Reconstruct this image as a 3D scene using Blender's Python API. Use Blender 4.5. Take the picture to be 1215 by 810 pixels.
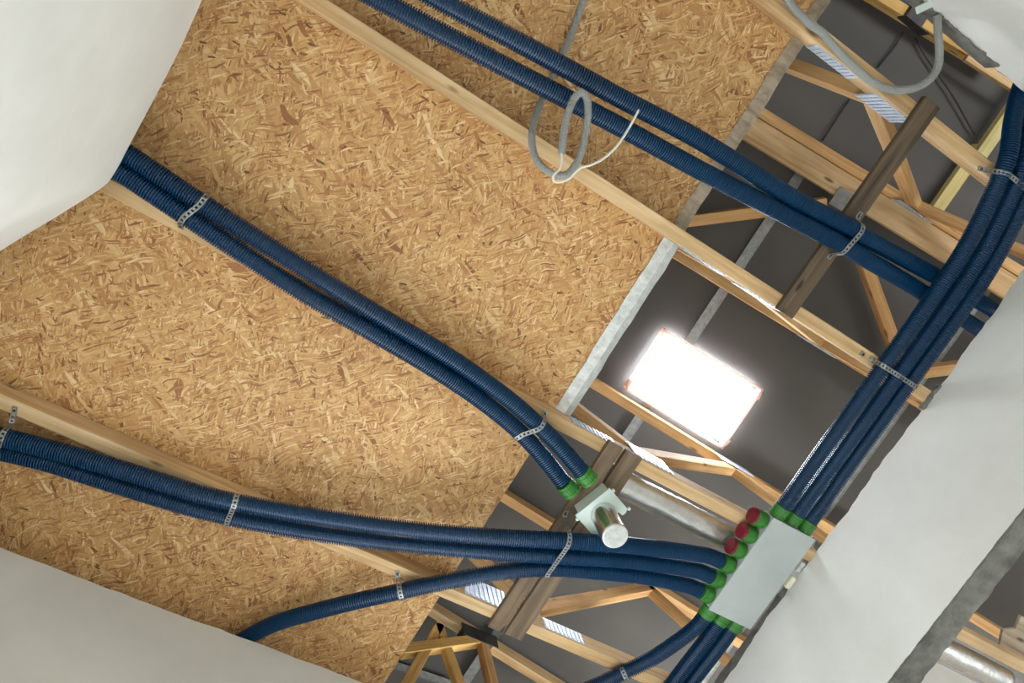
import bpy, bmesh, math, random
from mathutils import Vector, Matrix
random.seed(7)
for o in list(bpy.data.objects): bpy.data.objects.remove(o, do_unlink=True)
S = bpy.context.scene
COL = S.collection
CZ = 0.60          # lens height above the floor; heights below are given above the lens
# ------------------------------------------------------------------ camera
F_PX = 892.314
RM = ((0.8418271041, -0.5164738493, -0.1567861274),
      (0.4634924762, 0.8405789991, -0.2803598950),
      (0.2765896802, 0.1633453681, 0.9470039279))      # world -> image right / image down / view
cam_d = bpy.data.cameras.new('camera'); cam = bpy.data.objects.new('camera', cam_d); COL.objects.link(cam)
r, d, v = (Vector(q) for q in RM)
m = Matrix((r, -d, -v)).transposed().to_4x4()
m.translation = Vector((0, 0, CZ))
cam.matrix_world = m
cam_d.sensor_fit = 'HORIZONTAL'; cam_d.sensor_width = 36.0; cam_d.lens = 36.0 * F_PX / 1215.0
cam_d.clip_start = 0.02
S.camera = cam
S.view_settings.view_transform = 'Standard'; S.view_settings.look = 'None'
S.view_settings.gamma = 1.0; S.view_settings.exposure = -0.08
S.view_settings.use_curve_mapping = False
# ------------------------------------------------------------------ world, assumed window daylight and added fill lights
W = bpy.data.worlds.new('world'); S.world = W; W.use_nodes = True
W.node_tree.nodes['Background'].inputs[0].default_value = (0.75, 0.85, 1.0, 1)
W.node_tree.nodes['Background'].inputs[1].default_value = 0.6
def area(name, loc, target, sx, sy, power, col):
    l = bpy.data.lights.new(name, 'AREA'); l.shape = 'RECTANGLE'; l.size = sx; l.size_y = sy
    l.energy = power; l.color = col
    o = bpy.data.objects.new(name, l); COL.objects.link(o)
    o.location = (loc[0], loc[1], loc[2] + CZ)
    dv = Vector(target) - Vector(loc)
    o.rotation_euler = dv.to_track_quat('-Z', 'Y').to_euler()
    return o
area('assumed_window_light', (0.80, 1.765, 0.85), (0.80, 0.0, 0.85), 1.5, 1.6, 36.0, (0.90, 0.965, 1.0))  # assumed window out of view, its side taken from how the shadows fall
fb = area('fill_floor_bounce', (0.80, 1.71, 1.35), (0.70, 0.55, -0.6), 1.4, 0.4, 29.0, (0.90, 0.965, 1.0)); fb.data.spread = math.radians(70)  # added fill: unseen beam brightens the floor so its bounce lifts the ceiling
area('fill_next_room', (4.38, 0.0, 0.9), (2.5, 0.0, 1.3), 1.2, 1.4, 20.0, (0.94, 0.98, 1.0))  # extra unseen fill by the solid outer wall, lights the doorway view
area('fill_back_room', (2.0, -2.30, 0.6), (2.0, -0.9, 1.9), 1.8, 1.4, 92.0, (0.96, 0.985, 1.0))  # upward-aimed fill added unseen, no window there; brightens corner beam and batten
area('fill_side_room', (4.36, 1.45, 1.0), (1.4, 1.95, 2.9), 1.0, 1.3, 190.0, (0.96, 0.985, 1.0))  # added unseen fill, brightens the struts and truss flanks from the side
# ------------------------------------------------------------------ helpers
def pray(a, b):
    x, y = (a - 607.5) / F_PX, (b - 405.0) / F_PX
    return Vector(RM[0]) * x + Vector(RM[1]) * y + Vector(RM[2])
def at(a, b, z):
    q = pray(a, b); return q * (z / q.z)
def tag(o, label=None, cat=None, group=None, kind=None):
    if label: o['label'] = label
    if cat: o['category'] = cat
    if group: o['group'] = group
    if kind: o['kind'] = kind
    return o
def empty(name, loc):
    o = bpy.data.objects.new(name, None); COL.objects.link(o)
    o.location = (loc[0], loc[1], loc[2] + CZ); o.empty_display_size = 0.05
    return o
ORG = {}
def wloc(o):          # world location of a thing or part while building
    p = Vector(o.location)
    return p + wloc(o.parent) if o.parent else p
def link(name, me, mat, parent, origin, rot=None):
    o = bpy.data.objects.new(name, me); COL.objects.link(o)
    if mat is not None: me.materials.append(mat)
    w = Vector((origin[0], origin[1], origin[2] + CZ))
    if parent is not None:
        o.parent = parent
        R = Matrix.Identity(3)
        mats = []
        q = parent
        while q is not None: mats.append(q.matrix_basis.copy()); q = q.parent
        M = Matrix.Identity(4)
        for t in reversed(mats): M = M @ t
        L = Matrix.Translation(w)
        if rot is not None: L = L @ rot.to_4x4()
        o.matrix_basis = M.inverted() @ L
    else:
        L = Matrix.Translation(w)
        if rot is not None: L = L @ rot.to_4x4()
        o.matrix_basis = L
    return o
def smooth(me, on=True):
    me.polygons.foreach_set('use_smooth', [on] * len(me.polygons))
def poly(name, verts, faces, mat, parent=None, origin=None, sm=False):
    vs = [Vector(q) for q in verts]
    if origin is None:
        n = len(vs)
        origin = Vector((sum(q.x for q in vs) / n, sum(q.y for q in vs) / n, min(q.z for q in vs)))
    origin = Vector(origin)
    me = bpy.data.meshes.new(name)
    me.from_pydata([tuple(q - origin) for q in vs], [], faces)
    bm = bmesh.new(); bm.from_mesh(me); bmesh.ops.recalc_face_normals(bm, faces=bm.faces); bm.to_mesh(me); bm.free()
    me.update()
    if sm: smooth(me)
    return link(name, me, mat, parent, origin)
BOXF = [(0,1,2,3),(4,7,6,5),(0,4,5,1),(1,5,6,2),(2,6,7,3),(3,7,4,0)]
def boxv(x0, x1, y0, y1, z0, z1):
    return [(x0,y0,z0),(x1,y0,z0),(x1,y1,z0),(x0,y1,z0),(x0,y0,z1),(x1,y0,z1),(x1,y1,z1),(x0,y1,z1)]
def boxes(name, lst, mat, parent=None, bev=0.0, origin=None):
    vs, fs = [], []
    for b in lst:
        k = len(vs); vs += boxv(*b); fs += [tuple(i + k for i in f) for f in BOXF]
    o = poly(name, vs, fs, mat, parent, origin)
    if bev:
        bm = bmesh.new(); bm.from_mesh(o.data)
        bmesh.ops.bevel(bm, geom=bm.edges[:], offset=bev, segments=1, affect='EDGES', clamp_overlap=True)
        bm.to_mesh(o.data); bm.free()
    return o
def beam(name, A, B, w, h, mat, parent=None, up=(0,0,1), bev=0.002, cutA=0.0, cutB=0.0):
    A, B = Vector(A), Vector(B); L = (B - A).length
    X = (B - A).normalized(); Y = Vector(up).cross(X).normalized(); Zv = X.cross(Y)
    rot = Matrix((X, Y, Zv)).transposed()
    me = bpy.data.meshes.new(name)
    vs = boxv(-L/2, L/2, -w/2, w/2, -h/2, h/2)
    vs = [(q[0] + (cutA * q[2] if q[0] < 0 else cutB * q[2]), q[1], q[2]) for q in vs]
    me.from_pydata(vs, [], BOXF)
    bm = bmesh.new(); bm.from_mesh(me); bmesh.ops.recalc_face_normals(bm, faces=bm.faces)
    if bev: bmesh.ops.bevel(bm, geom=bm.edges[:], offset=bev, segments=1, affect='EDGES', clamp_overlap=True)
    bm.to_mesh(me); bm.free()
    return link(name, me, mat, parent, (A + B) / 2, rot)
def spline(pts, step):
    P = [Vector(q) for q in pts]
    P = [P[0] * 2 - P[1]] + P + [P[-1] * 2 - P[-2]]
    dense = []
    for i in range(1, len(P) - 2):
        p0, p1, p2, p3 = P[i-1], P[i], P[i+1], P[i+2]
        # centripetal-ish: scale tangents by segment lengths
        d1, d0, d2 = (p2-p1).length, max((p1-p0).length, 1e-6), max((p3-p2).length, 1e-6)
        t1 = ((p1-p0)/d0*d1 + (p2-p1)*d0/d1*d1/d0) * 0.5 if False else ((p2-p0) * (d1/(d0+d1)))
        t2 = (p3-p1) * (d1/(d1+d2))
        n = max(8, int(d1 / 0.006))
        for k in range(n):
            t = k / n
            dense.append(p1*(2*t**3-3*t*t+1) + t1*(t**3-2*t*t+t) + p2*(-2*t**3+3*t*t) + t2*(t**3-t*t))
    dense.append(P[-2])
    # uniform resample
    out = [dense[0]]; acc = 0.0
    for a, b in zip(dense, dense[1:]):
        L = (b - a).length
        while acc + L >= step:
            t = (step - acc) / L; a = a + (b - a) * t; out.append(a.copy()); L = (b - a).length; acc = 0.0
        acc += L
    return out
def frames(C):
    n = len(C); out = []
    up = Vector((0, 0, 1)); N = None
    for i in range(n):
        T = (C[min(i+1, n-1)] - C[max(i-1, 0)]).normalized()
        if N is None:
            N = up.cross(T)
            if N.length < 1e-3: N = Vector((1, 0, 0)).cross(T)
            N.normalize()
        else:
            N = (N - T * N.dot(T)).normalized()
        out.append((T, N, T.cross(N)))
    return out
def tube(name, C, radii, mat, parent=None, sides=14, caps=True, sm=True):
    fr = frames(C); org = C[0].copy(); vs = []
    cs = [(math.cos(2*math.pi*k/sides), math.sin(2*math.pi*k/sides)) for k in range(sides)]
    for c, (T, N, B), rr in zip(C, fr, radii):
        q = c - org
        for a, b in cs:
            vs.append((q.x + rr*(N.x*a + B.x*b), q.y + rr*(N.y*a + B.y*b), q.z + rr*(N.z*a + B.z*b)))
    fs = []
    for i in range(len(C) - 1):
        k = i * sides
        for j in range(sides):
            j2 = (j + 1) % sides
            fs.append((k + j, k + j2, k + sides + j2, k + sides + j))
    if caps:
        fs.append(tuple(range(sides - 1, -1, -1))); k = (len(C) - 1) * sides; fs.append(tuple(range(k, k + sides)))
    me = bpy.data.meshes.new(name); me.from_pydata(vs, [], fs); me.update()
    if sm: smooth(me)
    return link(name, me, mat, parent, org)
def corrugated(name, pts, R, pitch, depth, mat, parent=None, sides=14):
    D = spline(pts, pitch / 12); C0, rr = [], []
    for i, q in enumerate(D):       # flat crest, steep flank, narrow deep groove
        k = i % 12
        if k in (0, 6): C0.append(q); rr.append(R)
        elif k in (7, 11): C0.append(q); rr.append(R - depth)
    return tube(name, C0, rr, mat, parent, sides, sm=False)
# ------------------------------------------------------------------ materials
def srgb(r, g, b):
    f = lambda c: c / 12.92 if c <= 0.04045 else ((c + 0.055) / 1.055) ** 2.4
    return (f(r/255), f(g/255), f(b/255), 1)
class NT:
    def __init__(s, name):
        s.m = bpy.data.materials.new(name); s.m.use_nodes = True; s.t = s.m.node_tree
        s.b = s.t.nodes['Principled BSDF']
    def n(s, typ, **kw):
        o = s.t.nodes.new(typ)
        for k, v in kw.items():
            if k.startswith('_'): setattr(o, k[1:], v)
            else: o.inputs[k.replace('__', ' ')].default_value = v
        return o
    def l(s, a, b): s.t.links.new(a, b)
    def ramp(s, fac, stops, mode='LINEAR'):
        rr = s.n('ShaderNodeValToRGB'); rr.color_ramp.interpolation = mode
        e = rr.color_ramp.elements
        while len(e) < len(stops): e.new(0.5)
        for q, (p, c) in zip(e, stops): q.position = p; q.color = c
        s.l(fac, rr.inputs[0]); return rr.outputs[0]
    def mix(s, fac, a, b, blend='MIX'):
        q = s.n('ShaderNodeMix', _data_type='RGBA', _blend_type=blend)
        if isinstance(fac, (int, float)): q.inputs[0].default_value = fac
        else: s.l(fac, q.inputs[0])
        for i, c in ((6, a), (7, b)):
            if isinstance(c, tuple): q.inputs[i].default_value = c
            else: s.l(c, q.inputs[i])
        return q.outputs[2]
    def math(s, op, a, b=0.0, c=None):
        q = s.n('ShaderNodeMath', _operation=op)
        for i, x in enumerate((a, b) if c is None else (a, b, c)):
            if isinstance(x, (int, float)): q.inputs[i].default_value = x
            else: s.l(x, q.inputs[i])
        return q.outputs[0]
    def coords(s, scale=(1,1,1), rot=(0,0,0), shuffle=True):
        tc = s.n('ShaderNodeTexCoord'); out = tc.outputs['Object']
        if shuffle:
            oi = s.n('ShaderNodeObjectInfo'); k = s.math('MULTIPLY', oi.outputs['Random'], 37.0)
            va = s.n('ShaderNodeVectorMath', _operation='ADD'); s.l(out, va.inputs[0]); s.l(k, va.inputs[1]); out = va.outputs[0]
        mp = s.n('ShaderNodeMapping'); mp.inputs['Scale'].default_value = scale; mp.inputs['Rotation'].default_value = rot
        s.l(out, mp.inputs[0]); return mp.outputs[0]
    def bump(s, h, strength, dist):
        q = s.n('ShaderNodeBump'); q.inputs['Strength'].default_value = strength; q.inputs['Distance'].default_value = dist
        s.l(h, q.inputs['Height']); s.l(q.outputs[0], s.b.inputs['Normal'])
    def set(s, **kw):
        for k, v in kw.items(): s.b.inputs[k.replace('__', ' ')].default_value = v
        return s
def wood(name, light, mid, dark, rough=0.75, knots=True, stain=0.0):
    t = NT(name); co = t.coords((1.6, 34, 34))
    n1 = t.n('ShaderNodeTexNoise', Scale=1.0, Detail=6.0, Roughness=0.6, Distortion=0.6); t.l(co, n1.inputs['Vector'])
    c = t.ramp(n1.outputs['Fac'], [(0.28, dark), (0.5, mid), (0.7, light)])
    co2 = t.coords((3, 5, 5)); n2 = t.n('ShaderNodeTexNoise', Scale=1.3, Detail=3.0); t.l(co2, n2.inputs['Vector'])
    sh = t.ramp(n2.outputs['Fac'], [(0.3, (0.72 - stain, 0.70 - stain, 0.68 - stain, 1)), (0.65, (1, 1, 1, 1))])
    c = t.mix(1.0, c, sh, 'MULTIPLY')
    if knots:
        co3 = t.coords((4.0, 13, 13)); vo = t.n('ShaderNodeTexVoronoi', Scale=1.0); t.l(co3, vo.inputs['Vector'])
        k = t.ramp(vo.outputs['Distance'], [(0.06, (1, 1, 1, 1)), (0.13, (0, 0, 0, 1))])
        c = t.mix(k, c, tuple(x * 0.45 for x in dark[:3]) + (1,))
    t.l(c, t.b.inputs['Base Color']); t.bump(n1.outputs['Fac'], 0.25, 0.002); t.set(Roughness=rough)
    return t.m
M = {}
M['pine'] = wood('pine', srgb(238,212,170), srgb(222,186,136), srgb(190,146,98))
M['pine_orange'] = wood('pine_orange', srgb(240,202,148), srgb(226,178,118), srgb(192,138,84))
M['pine_yellow'] = wood('pine_yellow', srgb(250,214,142), srgb(242,196,116), srgb(208,152,80))
M['pine_pale'] = wood('pine_pale', srgb(238,226,168), srgb(226,208,142), srgb(196,174,110), knots=False)
M['old_board'] = wood('old_board', srgb(124,106,84), srgb(98,82,64), srgb(66,54,42), stain=0.15)
M['edge_batten'] = wood('edge_batten', srgb(214,202,182), srgb(190,174,152), srgb(142,124,104), stain=0.1)
M['grey_board'] = wood('grey_board', srgb(156,136,112), srgb(130,110,88), srgb(92,76,58), stain=0.1)
def osb():
    t = NT('osb_strands'); tc = t.n('ShaderNodeTexCoord'); oi = t.n('ShaderNodeObjectInfo')
    k = t.math('MULTIPLY', oi.outputs['Random'], 23.0)
    va = t.n('ShaderNodeVectorMath', _operation='ADD'); t.l(tc.outputs['Object'], va.inputs[0]); t.l(k, va.inputs[1])
    nz = t.n('ShaderNodeTexNoise', Scale=5.0, Detail=2.5); t.l(va.outputs[0], nz.inputs['Vector'])
    ds = t.n('ShaderNodeVectorMath', _operation='SCALE'); t.l(nz.outputs['Color'], ds.inputs[0]); ds.inputs['Scale'].default_value = 0.10
    vb = t.n('ShaderNodeVectorMath', _operation='ADD'); t.l(va.outputs[0], vb.inputs[0]); t.l(ds.outputs[0], vb.inputs[1])
    base = None; hgt = None
    cols = [(0.0, srgb(142,94,54)), (0.08, srgb(180,126,78)), (0.32, srgb(207,157,99)), (0.70, srgb(222,178,119)), (0.92, srgb(234,198,142)), (1.0, srgb(246,218,170))]
    for i, (ang, sx, sy) in enumerate([(0.5, 18, 70), (1.25, 24, 130), (-0.35, 17, 90), (2.2, 22, 120), (0.15, 26, 170), (-0.95, 18, 110), (1.75, 30, 200), (2.7, 13, 70), (0.8, 26, 210)]):
        rt = t.n('ShaderNodeMapping', _vector_type='POINT'); rt.inputs['Rotation'].default_value = (0, 0, ang); rt.inputs['Location'].default_value = (i*3.1, i*1.7, 0)
        t.l(vb.outputs[0], rt.inputs[0])
        mp = t.n('ShaderNodeMapping'); mp.inputs['Scale'].default_value = (sx, sy, 0.0)
        t.l(rt.outputs[0], mp.inputs[0])
        vo = t.n('ShaderNodeTexVoronoi', Scale=1.0, _voronoi_dimensions='2D'); t.l(mp.outputs[0], vo.inputs['Vector'])
        sp = t.n('ShaderNodeSeparateColor'); t.l(vo.outputs['Color'], sp.inputs[0])
        c = t.ramp(sp.outputs[0], cols)
        # grain along the strand
        g = t.n('ShaderNodeTexNoise', Scale=2.2, Detail=2.0); t.l(mp.outputs[0], g.inputs['Vector'])
        gr = t.ramp(g.outputs['Fac'], [(0.3, (0.86, 0.84, 0.80, 1)), (0.6, (1, 1, 1, 1))])
        c = t.mix(1.0, c, gr, 'MULTIPLY')
        edge = t.ramp(vo.outputs['Distance'], [(0.45, (1, 1, 1, 1)), (0.75, (0.80, 0.74, 0.66, 1))])  # painted shade: thin shadow lines where strands meet
        c = t.mix(1.0, c, edge, 'MULTIPLY')
        if base is None: base = c; hgt = sp.outputs[1]
        else:
            th = (0, 0.5, 0.6, 0.55, 0.55, 0.62, 0.58, 0.80, 0.62)[i]
            mk = t.math('GREATER_THAN', sp.outputs[2], th)
            inside = t.math('LESS_THAN', vo.outputs['Distance'], 0.58)
            mk = t.math('MULTIPLY', mk, inside)
            base = t.mix(mk, base, c)
            hm = t.n('ShaderNodeMix'); t.l(mk, hm.inputs[0]); t.l(hgt, hm.inputs[2]); t.l(sp.outputs[1], hm.inputs[3]); hgt = hm.outputs[0]
    # rare dark bark chips
    mp = t.n('ShaderNodeMapping'); mp.inputs['Scale'].default_value = (11, 34, 0); mp.inputs['Rotation'].default_value = (0, 0, 0.3); t.l(vb.outputs[0], mp.inputs[0])
    vo = t.n('ShaderNodeTexVoronoi', Scale=1.0, _voronoi_dimensions='2D'); t.l(mp.outputs[0], vo.inputs['Vector'])
    n9 = t.n('ShaderNodeTexNoise', Scale=60.0, Detail=2.0); t.l(va.outputs[0], n9.inputs['Vector'])
    k1 = t.math('LESS_THAN', t.math('ADD', vo.outputs['Distance'], t.math('MULTIPLY', n9.outputs['Fac'], 0.3)), 0.24)
    sp = t.n('ShaderNodeSeparateColor'); t.l(vo.outputs['Color'], sp.inputs[0])
    k2 = t.math('GREATER_THAN', sp.outputs[0], 0.86)
    base = t.mix(t.math('MULTIPLY', k1, k2), base, srgb(120, 84, 52))
    # broad tone drift between pressings
    n3 = t.n('ShaderNodeTexNoise', Scale=2.5, Detail=2.0); t.l(va.outputs[0], n3.inputs['Vector'])
    base = t.mix(1.0, base, t.ramp(n3.outputs['Fac'], [(0.3, (0.84, 0.81, 0.77, 1)), (0.7, (1, 1, 1, 1))]), 'MULTIPLY')
    t.l(base, t.b.inputs['Base Color']); t.bump(hgt, 0.35, 0.0015); t.set(Roughness=0.62)
    return t.m
M['osb'] = osb()
def plain(name, col, rough=0.5, metal=0.0, spec=None):
    t = NT(name); t.set(Base__Color=col, Roughness=rough, Metallic=metal)
    if spec is not None: t.b.inputs['Specular IOR Level'].default_value = spec
    return t
def mottled(name, a, b, scale, rough, bs=0.0, bd=0.002, metal=0.0, detail=6.0):
    t = NT(name); co = t.coords()
    n = t.n('ShaderNodeTexNoise', Scale=scale, Detail=detail, Roughness=0.6); t.l(co, n.inputs['Vector'])
    t.l(t.ramp(n.outputs['Fac'], [(0.32, a), (0.68, b)]), t.b.inputs['Base Color'])
    if bs: t.bump(n.outputs['Fac'], bs, bd)
    t.set(Roughness=rough, Metallic=metal); return t.m
M['plaster'] = mottled('white_plaster', srgb(224,224,219), srgb(236,236,232), 3.0, 0.85, 0.08, 0.004)
M['concrete'] = mottled('rough_mortar', srgb(92,92,86), srgb(136,135,128), 14.0, 0.95, 0.9, 0.012)
M['floor'] = mottled('screed', srgb(196,193,186), srgb(210,207,200), 4.0, 0.9)
M['membrane'] = mottled('roof_membrane', srgb(86,84,82), srgb(100,96,92), 1.6, 0.7, 0.25, 0.03, detail=3.0)
M['duct'] = mottled('blue_plastic', srgb(2,50,86), srgb(3,59,98), 4.0, 0.32)
M['duct'].node_tree.nodes['Principled BSDF'].inputs['Specular IOR Level'].default_value = 0.42
M['green'] = mottled('green_plastic', srgb(44,112,36), srgb(58,130,46), 8.0, 0.4)
M['red'] = mottled('red_plastic', srgb(112,16,38), srgb(128,22,46), 8.0, 0.45)
M['box_grey'] = mottled('grey_plastic', srgb(172,178,178), srgb(186,191,190), 5.0, 0.38)
M['white_plastic'] = mottled('white_plastic', srgb(206,222,214), srgb(220,232,226), 10.0, 0.45)
M['conduit'] = mottled('grey_conduit', srgb(150,152,148), srgb(168,170,166), 10.0, 0.5)
M['cable'] = mottled('white_cable', srgb(232,228,216), srgb(242,240,230), 10.0, 0.5)
M['galv'] = mottled('galvanised_steel', srgb(140,142,142), srgb(176,178,177), 40.0, 0.42, metal=0.8)
M['plate'] = mottled('nail_plate_steel', srgb(196,208,222), srgb(226,234,244), 60.0, 0.38, metal=0.55)
M['foil'] = mottled('aluminium_foil', srgb(214,214,212), srgb(236,236,234), 22.0, 0.34, 0.6, 0.008, metal=0.88)
M['foil_smooth'] = mottled('smooth_aluminium', srgb(206,206,205), srgb(226,226,225), 30.0, 0.24, 0.25, 0.004, metal=0.95)
M['tape'] = mottled('foil_tape', srgb(190,194,192), srgb(222,225,223), 34.0, 0.34, 0.8, 0.008, metal=0.5)
M['dark_steel'] = mottled('dark_steel', srgb(58,58,58), srgb(78,78,76), 20.0, 0.5, metal=0.4)
t = NT('translucent_film'); t.set(Base__Color=srgb(246,218,206), Roughness=0.5)
tr = t.n('ShaderNodeBsdfTranslucent'); tr.inputs[0].default_value = srgb(252,240,234)
mx = t.n('ShaderNodeMixShader'); mx.inputs[0].default_value = 0.35
t.l(t.b.outputs[0], mx.inputs[1]); t.l(tr.outputs[0], mx.inputs[2]); t.l(mx.outputs[0], t.t.nodes['Material Output'].inputs[0])
M['pink_trim'] = t.m
M['foam'] = mottled('pale_foam', srgb(232,226,196), srgb(244,240,216), 30.0, 0.9, 0.5, 0.004)
M['seam'] = mottled('membrane_seam', srgb(52,50,48), srgb(66,63,60), 20.0, 0.7)
t = NT('skylight_daylight'); t.set(Base__Color=(0.9, 0.92, 1.0, 1), Roughness=0.3)
t.b.inputs['Emission Color'].default_value = (0.86, 0.92, 1.0, 1); t.b.inputs['Emission Strength'].default_value = 28.0
M['sky_pane'] = t.m
# ------------------------------------------------------------------ room shell
H = 2.25                     # underside of the truss chords
ZO = 2.327                   # underside of the OSB deck
FL = -CZ
def struct(o, label=None): o['kind'] = 'structure'; 
def setting(o, label): o['kind'] = 'structure'; o['label'] = label; return o
setting(boxes('floor', [(-2.1, 4.55, -2.45, 3.05, FL - 0.1, FL)], M['floor']), 'grey screed floor of the unfinished room')
def wavy_wall(name, A, B, thick, z0, z1, mat, amp=0.006, seg=0.03, flip=1):
    """upright wall from A to B (plan), its inner face on the line A-B, plaster top edge slightly ragged"""
    A, B = Vector((A[0], A[1], 0)), Vector((B[0], B[1], 0)); L = (B - A).length; D = (B - A) / L
    Nn = Vector((-D.y, D.x, 0)) * thick * flip
    n = max(2, int(L / seg)); vs, fs = [], []
    h = 0.0
    for i in range(n + 1):
        p = A + D * (L * i / n); h = 0.75 * h + random.uniform(-amp, amp)
        vs += [(p.x, p.y, z0), (p.x, p.y, z1 + h), (p.x + Nn.x, p.y + Nn.y, z1 + h), (p.x + Nn.x, p.y + Nn.y, z0)]
    for i in range(n):
        k = 4 * i
        for j in range(4): fs.append((k + j, k + (j + 1) % 4, k + 4 + (j + 1) % 4, k + 4 + j))
    fs += [(0, 1, 2, 3), tuple(4 * n + j for j in (3, 2, 1, 0))]
    return poly(name, vs, fs, mat)
# right wall with its opening to the next room
XW = 2.09; TW = 0.095; LZ = 1.70
def right_wall():
    vs, fs = [], []
    n = 110; y0, y1 = -1.25, 1.87; h = 0.0; ho = 0.0
    for i in range(n + 1):
        y = y0 + (y1 - y0) * i / n; h = 0.75 * h + random.uniform(-0.006, 0.006)
        zb = LZ + 0.012 if -0.45 <= y <= 0.70 else FL
        vs += [(XW, y, zb), (XW, y, H + h), (XW + TW, y, H + h), (XW + TW, y, zb)]
    for i in range(n):
        ka, kb = 4 * i, 4 * i + 4
        if abs(vs[ka][2] - vs[kb][2]) > 0.1:      # jamb: keep the pier full height
            lo = min(vs[ka][2], vs[kb][2])
        for j in range(4): fs.append((ka + j, ka + (j + 1) % 4, kb + (j + 1) % 4, kb + j))
    fs += [(0, 1, 2, 3), tuple(4 * n + j for j in (3, 2, 1, 0))]
    return poly('wall_right', vs, fs, M['plaster'])
wr = setting(right_wall(), 'white plastered wall with the doorway cut into it')
# rough concrete underside of the lintel
def rough_slab(name, x0, x1, y0, y1, z0, z1, mat, parent, nx, ny, amp):
    vs, fs = [], []
    for lvl in (0, 1):
        for i in range(nx + 1):
            for j in range(ny + 1):
                e = (i in (0, nx)) or (j in (0, ny))
                a = amp * (1.0 if lvl == 0 else 0.0)
                vs.append((x0 + (x1-x0)*i/nx + (random.uniform(-amp, amp)*0.6 if i in (0,) else 0), y0 + (y1-y0)*j/ny,
                           (z0 if lvl == 0 else z1) + random.uniform(-a, a)))
    W1 = ny + 1; K = (nx + 1) * W1
    for i in range(nx):
        for j in range(ny):
            q = i * W1 + j
            fs.append((q, q + 1, q + W1 + 1, q + W1)); fs.append((K + q, K + q + W1, K + q + W1 + 1, K + q + 1))
    for j in range(ny):
        fs.append((j, K + j, K + j + 1, j + 1)); q = nx * W1 + j; fs.append((q, q + 1, K + q + 1, K + q))
    for i in range(nx):
        q = i * W1; fs.append((q, q + W1, K + q + W1, K + q)); q = i * W1 + ny; fs.append((q, K + q, K + q + W1, q + W1))
    return poly(name, vs, fs, mat, parent)
tag(rough_slab('lintel_soffit', XW + 0.003, XW + TW + 0.003, -0.45, 0.70, LZ + 0.004, LZ + 0.03, M['concrete'], wr, 6, 70, 0.003), 'rough grey concrete underside of the doorway lintel')
# bare masonry showing on top of the wall beside the distribution box
tag(rough_slab('masonry', XW + 0.015, XW + TW, 0.50, 1.80, H - 0.02, H + 0.05, M['concrete'], wr, 4, 60, 0.006), 'bare grey masonry above the plaster edge')
setting(wavy_wall('wall_back', (-0.70, -1.15), (2.185, -1.15), 0.10, FL, 2.30, M['plaster'], flip=-1), 'white plastered wall in the top right corner')
wb = bpy.data.objects['wall_back']
tag(rough_slab('masonry', 1.16, 1.56, -1.22, -1.142, 2.272, 2.325, M['concrete'], wb, 30, 8, 0.008), 'ragged grey mortar along the wall top')
wf = setting(wavy_wall('wall_front', (-1.25, 1.697), (2.185, 1.697), 0.10, 1.66, 2.228, M['plaster'], amp=0.003), 'grey white wall along the bottom left edge')
boxes('wall_pier', [(-1.25, 0.03, 1.697, 1.797, FL, 1.66), (1.57, 2.09, 1.697, 1.797, FL, 1.66), (0.03, 1.57, 1.697, 1.797, FL, 0.03)], M['plaster'], wf)  # gap between these pieces is the assumed window opening, out of view
def left_wall():
    # straight stretch, rounded plaster corner, oblique stretch
    pts = []
    P0, P1, P2 = Vector((-0.539, -1.25)), Vector((-0.539, 0.506)), Vector((-1.144, 1.70))
    d1, d2 = (P1 - P0).normalized(), (P2 - P1).normalized(); k = 0.05
    n = 55
    for i in range(n): pts.append(P0.lerp(P1 - d1 * k, i / n))
    for i in range(11):
        t = i / 10; a, b, c = P1 - d1 * k, P1, P1 + d2 * k
        pts.append(a * (1-t)**2 + b * 2*t*(1-t) + c * t*t)
    for i in range(1, 41): pts.append((P1 + d2 * k).lerp(P2, i / 40))
    vs, fs, h = [], [], 0.0
    for i, p in enumerate(pts):
        T = (pts[min(i+1, len(pts)-1)] - pts[max(i-1, 0)]).normalized(); N = Vector((-T.y, T.x)) * 0.10
        h = 0.75 * h + random.uniform(-0.0025, 0.0025); w = 0.004 * math.sin(i * 0.31)
        vs += [(p.x, p.y, FL), (p.x + w, p.y, 2.188 + h), (p.x + N.x, p.y + N.y, 2.188 + h), (p.x + N.x, p.y + N.y, FL)]
    for i in range(len(pts) - 1):
        q = 4 * i
        for j in range(4): fs.append((q + j, q + (j+1) % 4, q + 4 + (j+1) % 4, q + 4 + j))
    q = 4 * (len(pts) - 1); fs += [(0, 1, 2, 3), (q + 3, q + 2, q + 1, q)]
    o = poly('wall_left', vs, fs, M['plaster'], sm=True)
    bm = bmesh.new(); bm.from_mesh(o.data)
    for e in bm.edges:
        if len(e.link_faces) == 2 and e.calc_face_angle(0) > 0.6: e.smooth = False
    bm.to_mesh(o.data); bm.free()
    return o
wl = setting(left_wall(), 'white plastered wall in the top left corner')
setting(boxes('wall_inner', [(XW + TW, 4.4, 0.70, 0.79, FL, 2.245)], M['plaster']), 'white wall of the next room seen through the doorway')
setting(boxes('wall_outer', [(4.42, 4.55, -2.45, 3.05, FL, 2.47), (-2.1, -2.0, -2.45, 3.05, FL, 3.19),
                             (-2.1, 4.55, -2.45, -2.35, FL, 2.4), (-2.1, 4.55, 2.95, 3.05, FL, 2.4)], M['plaster']), 'outer walls of the house beyond the room')
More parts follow.
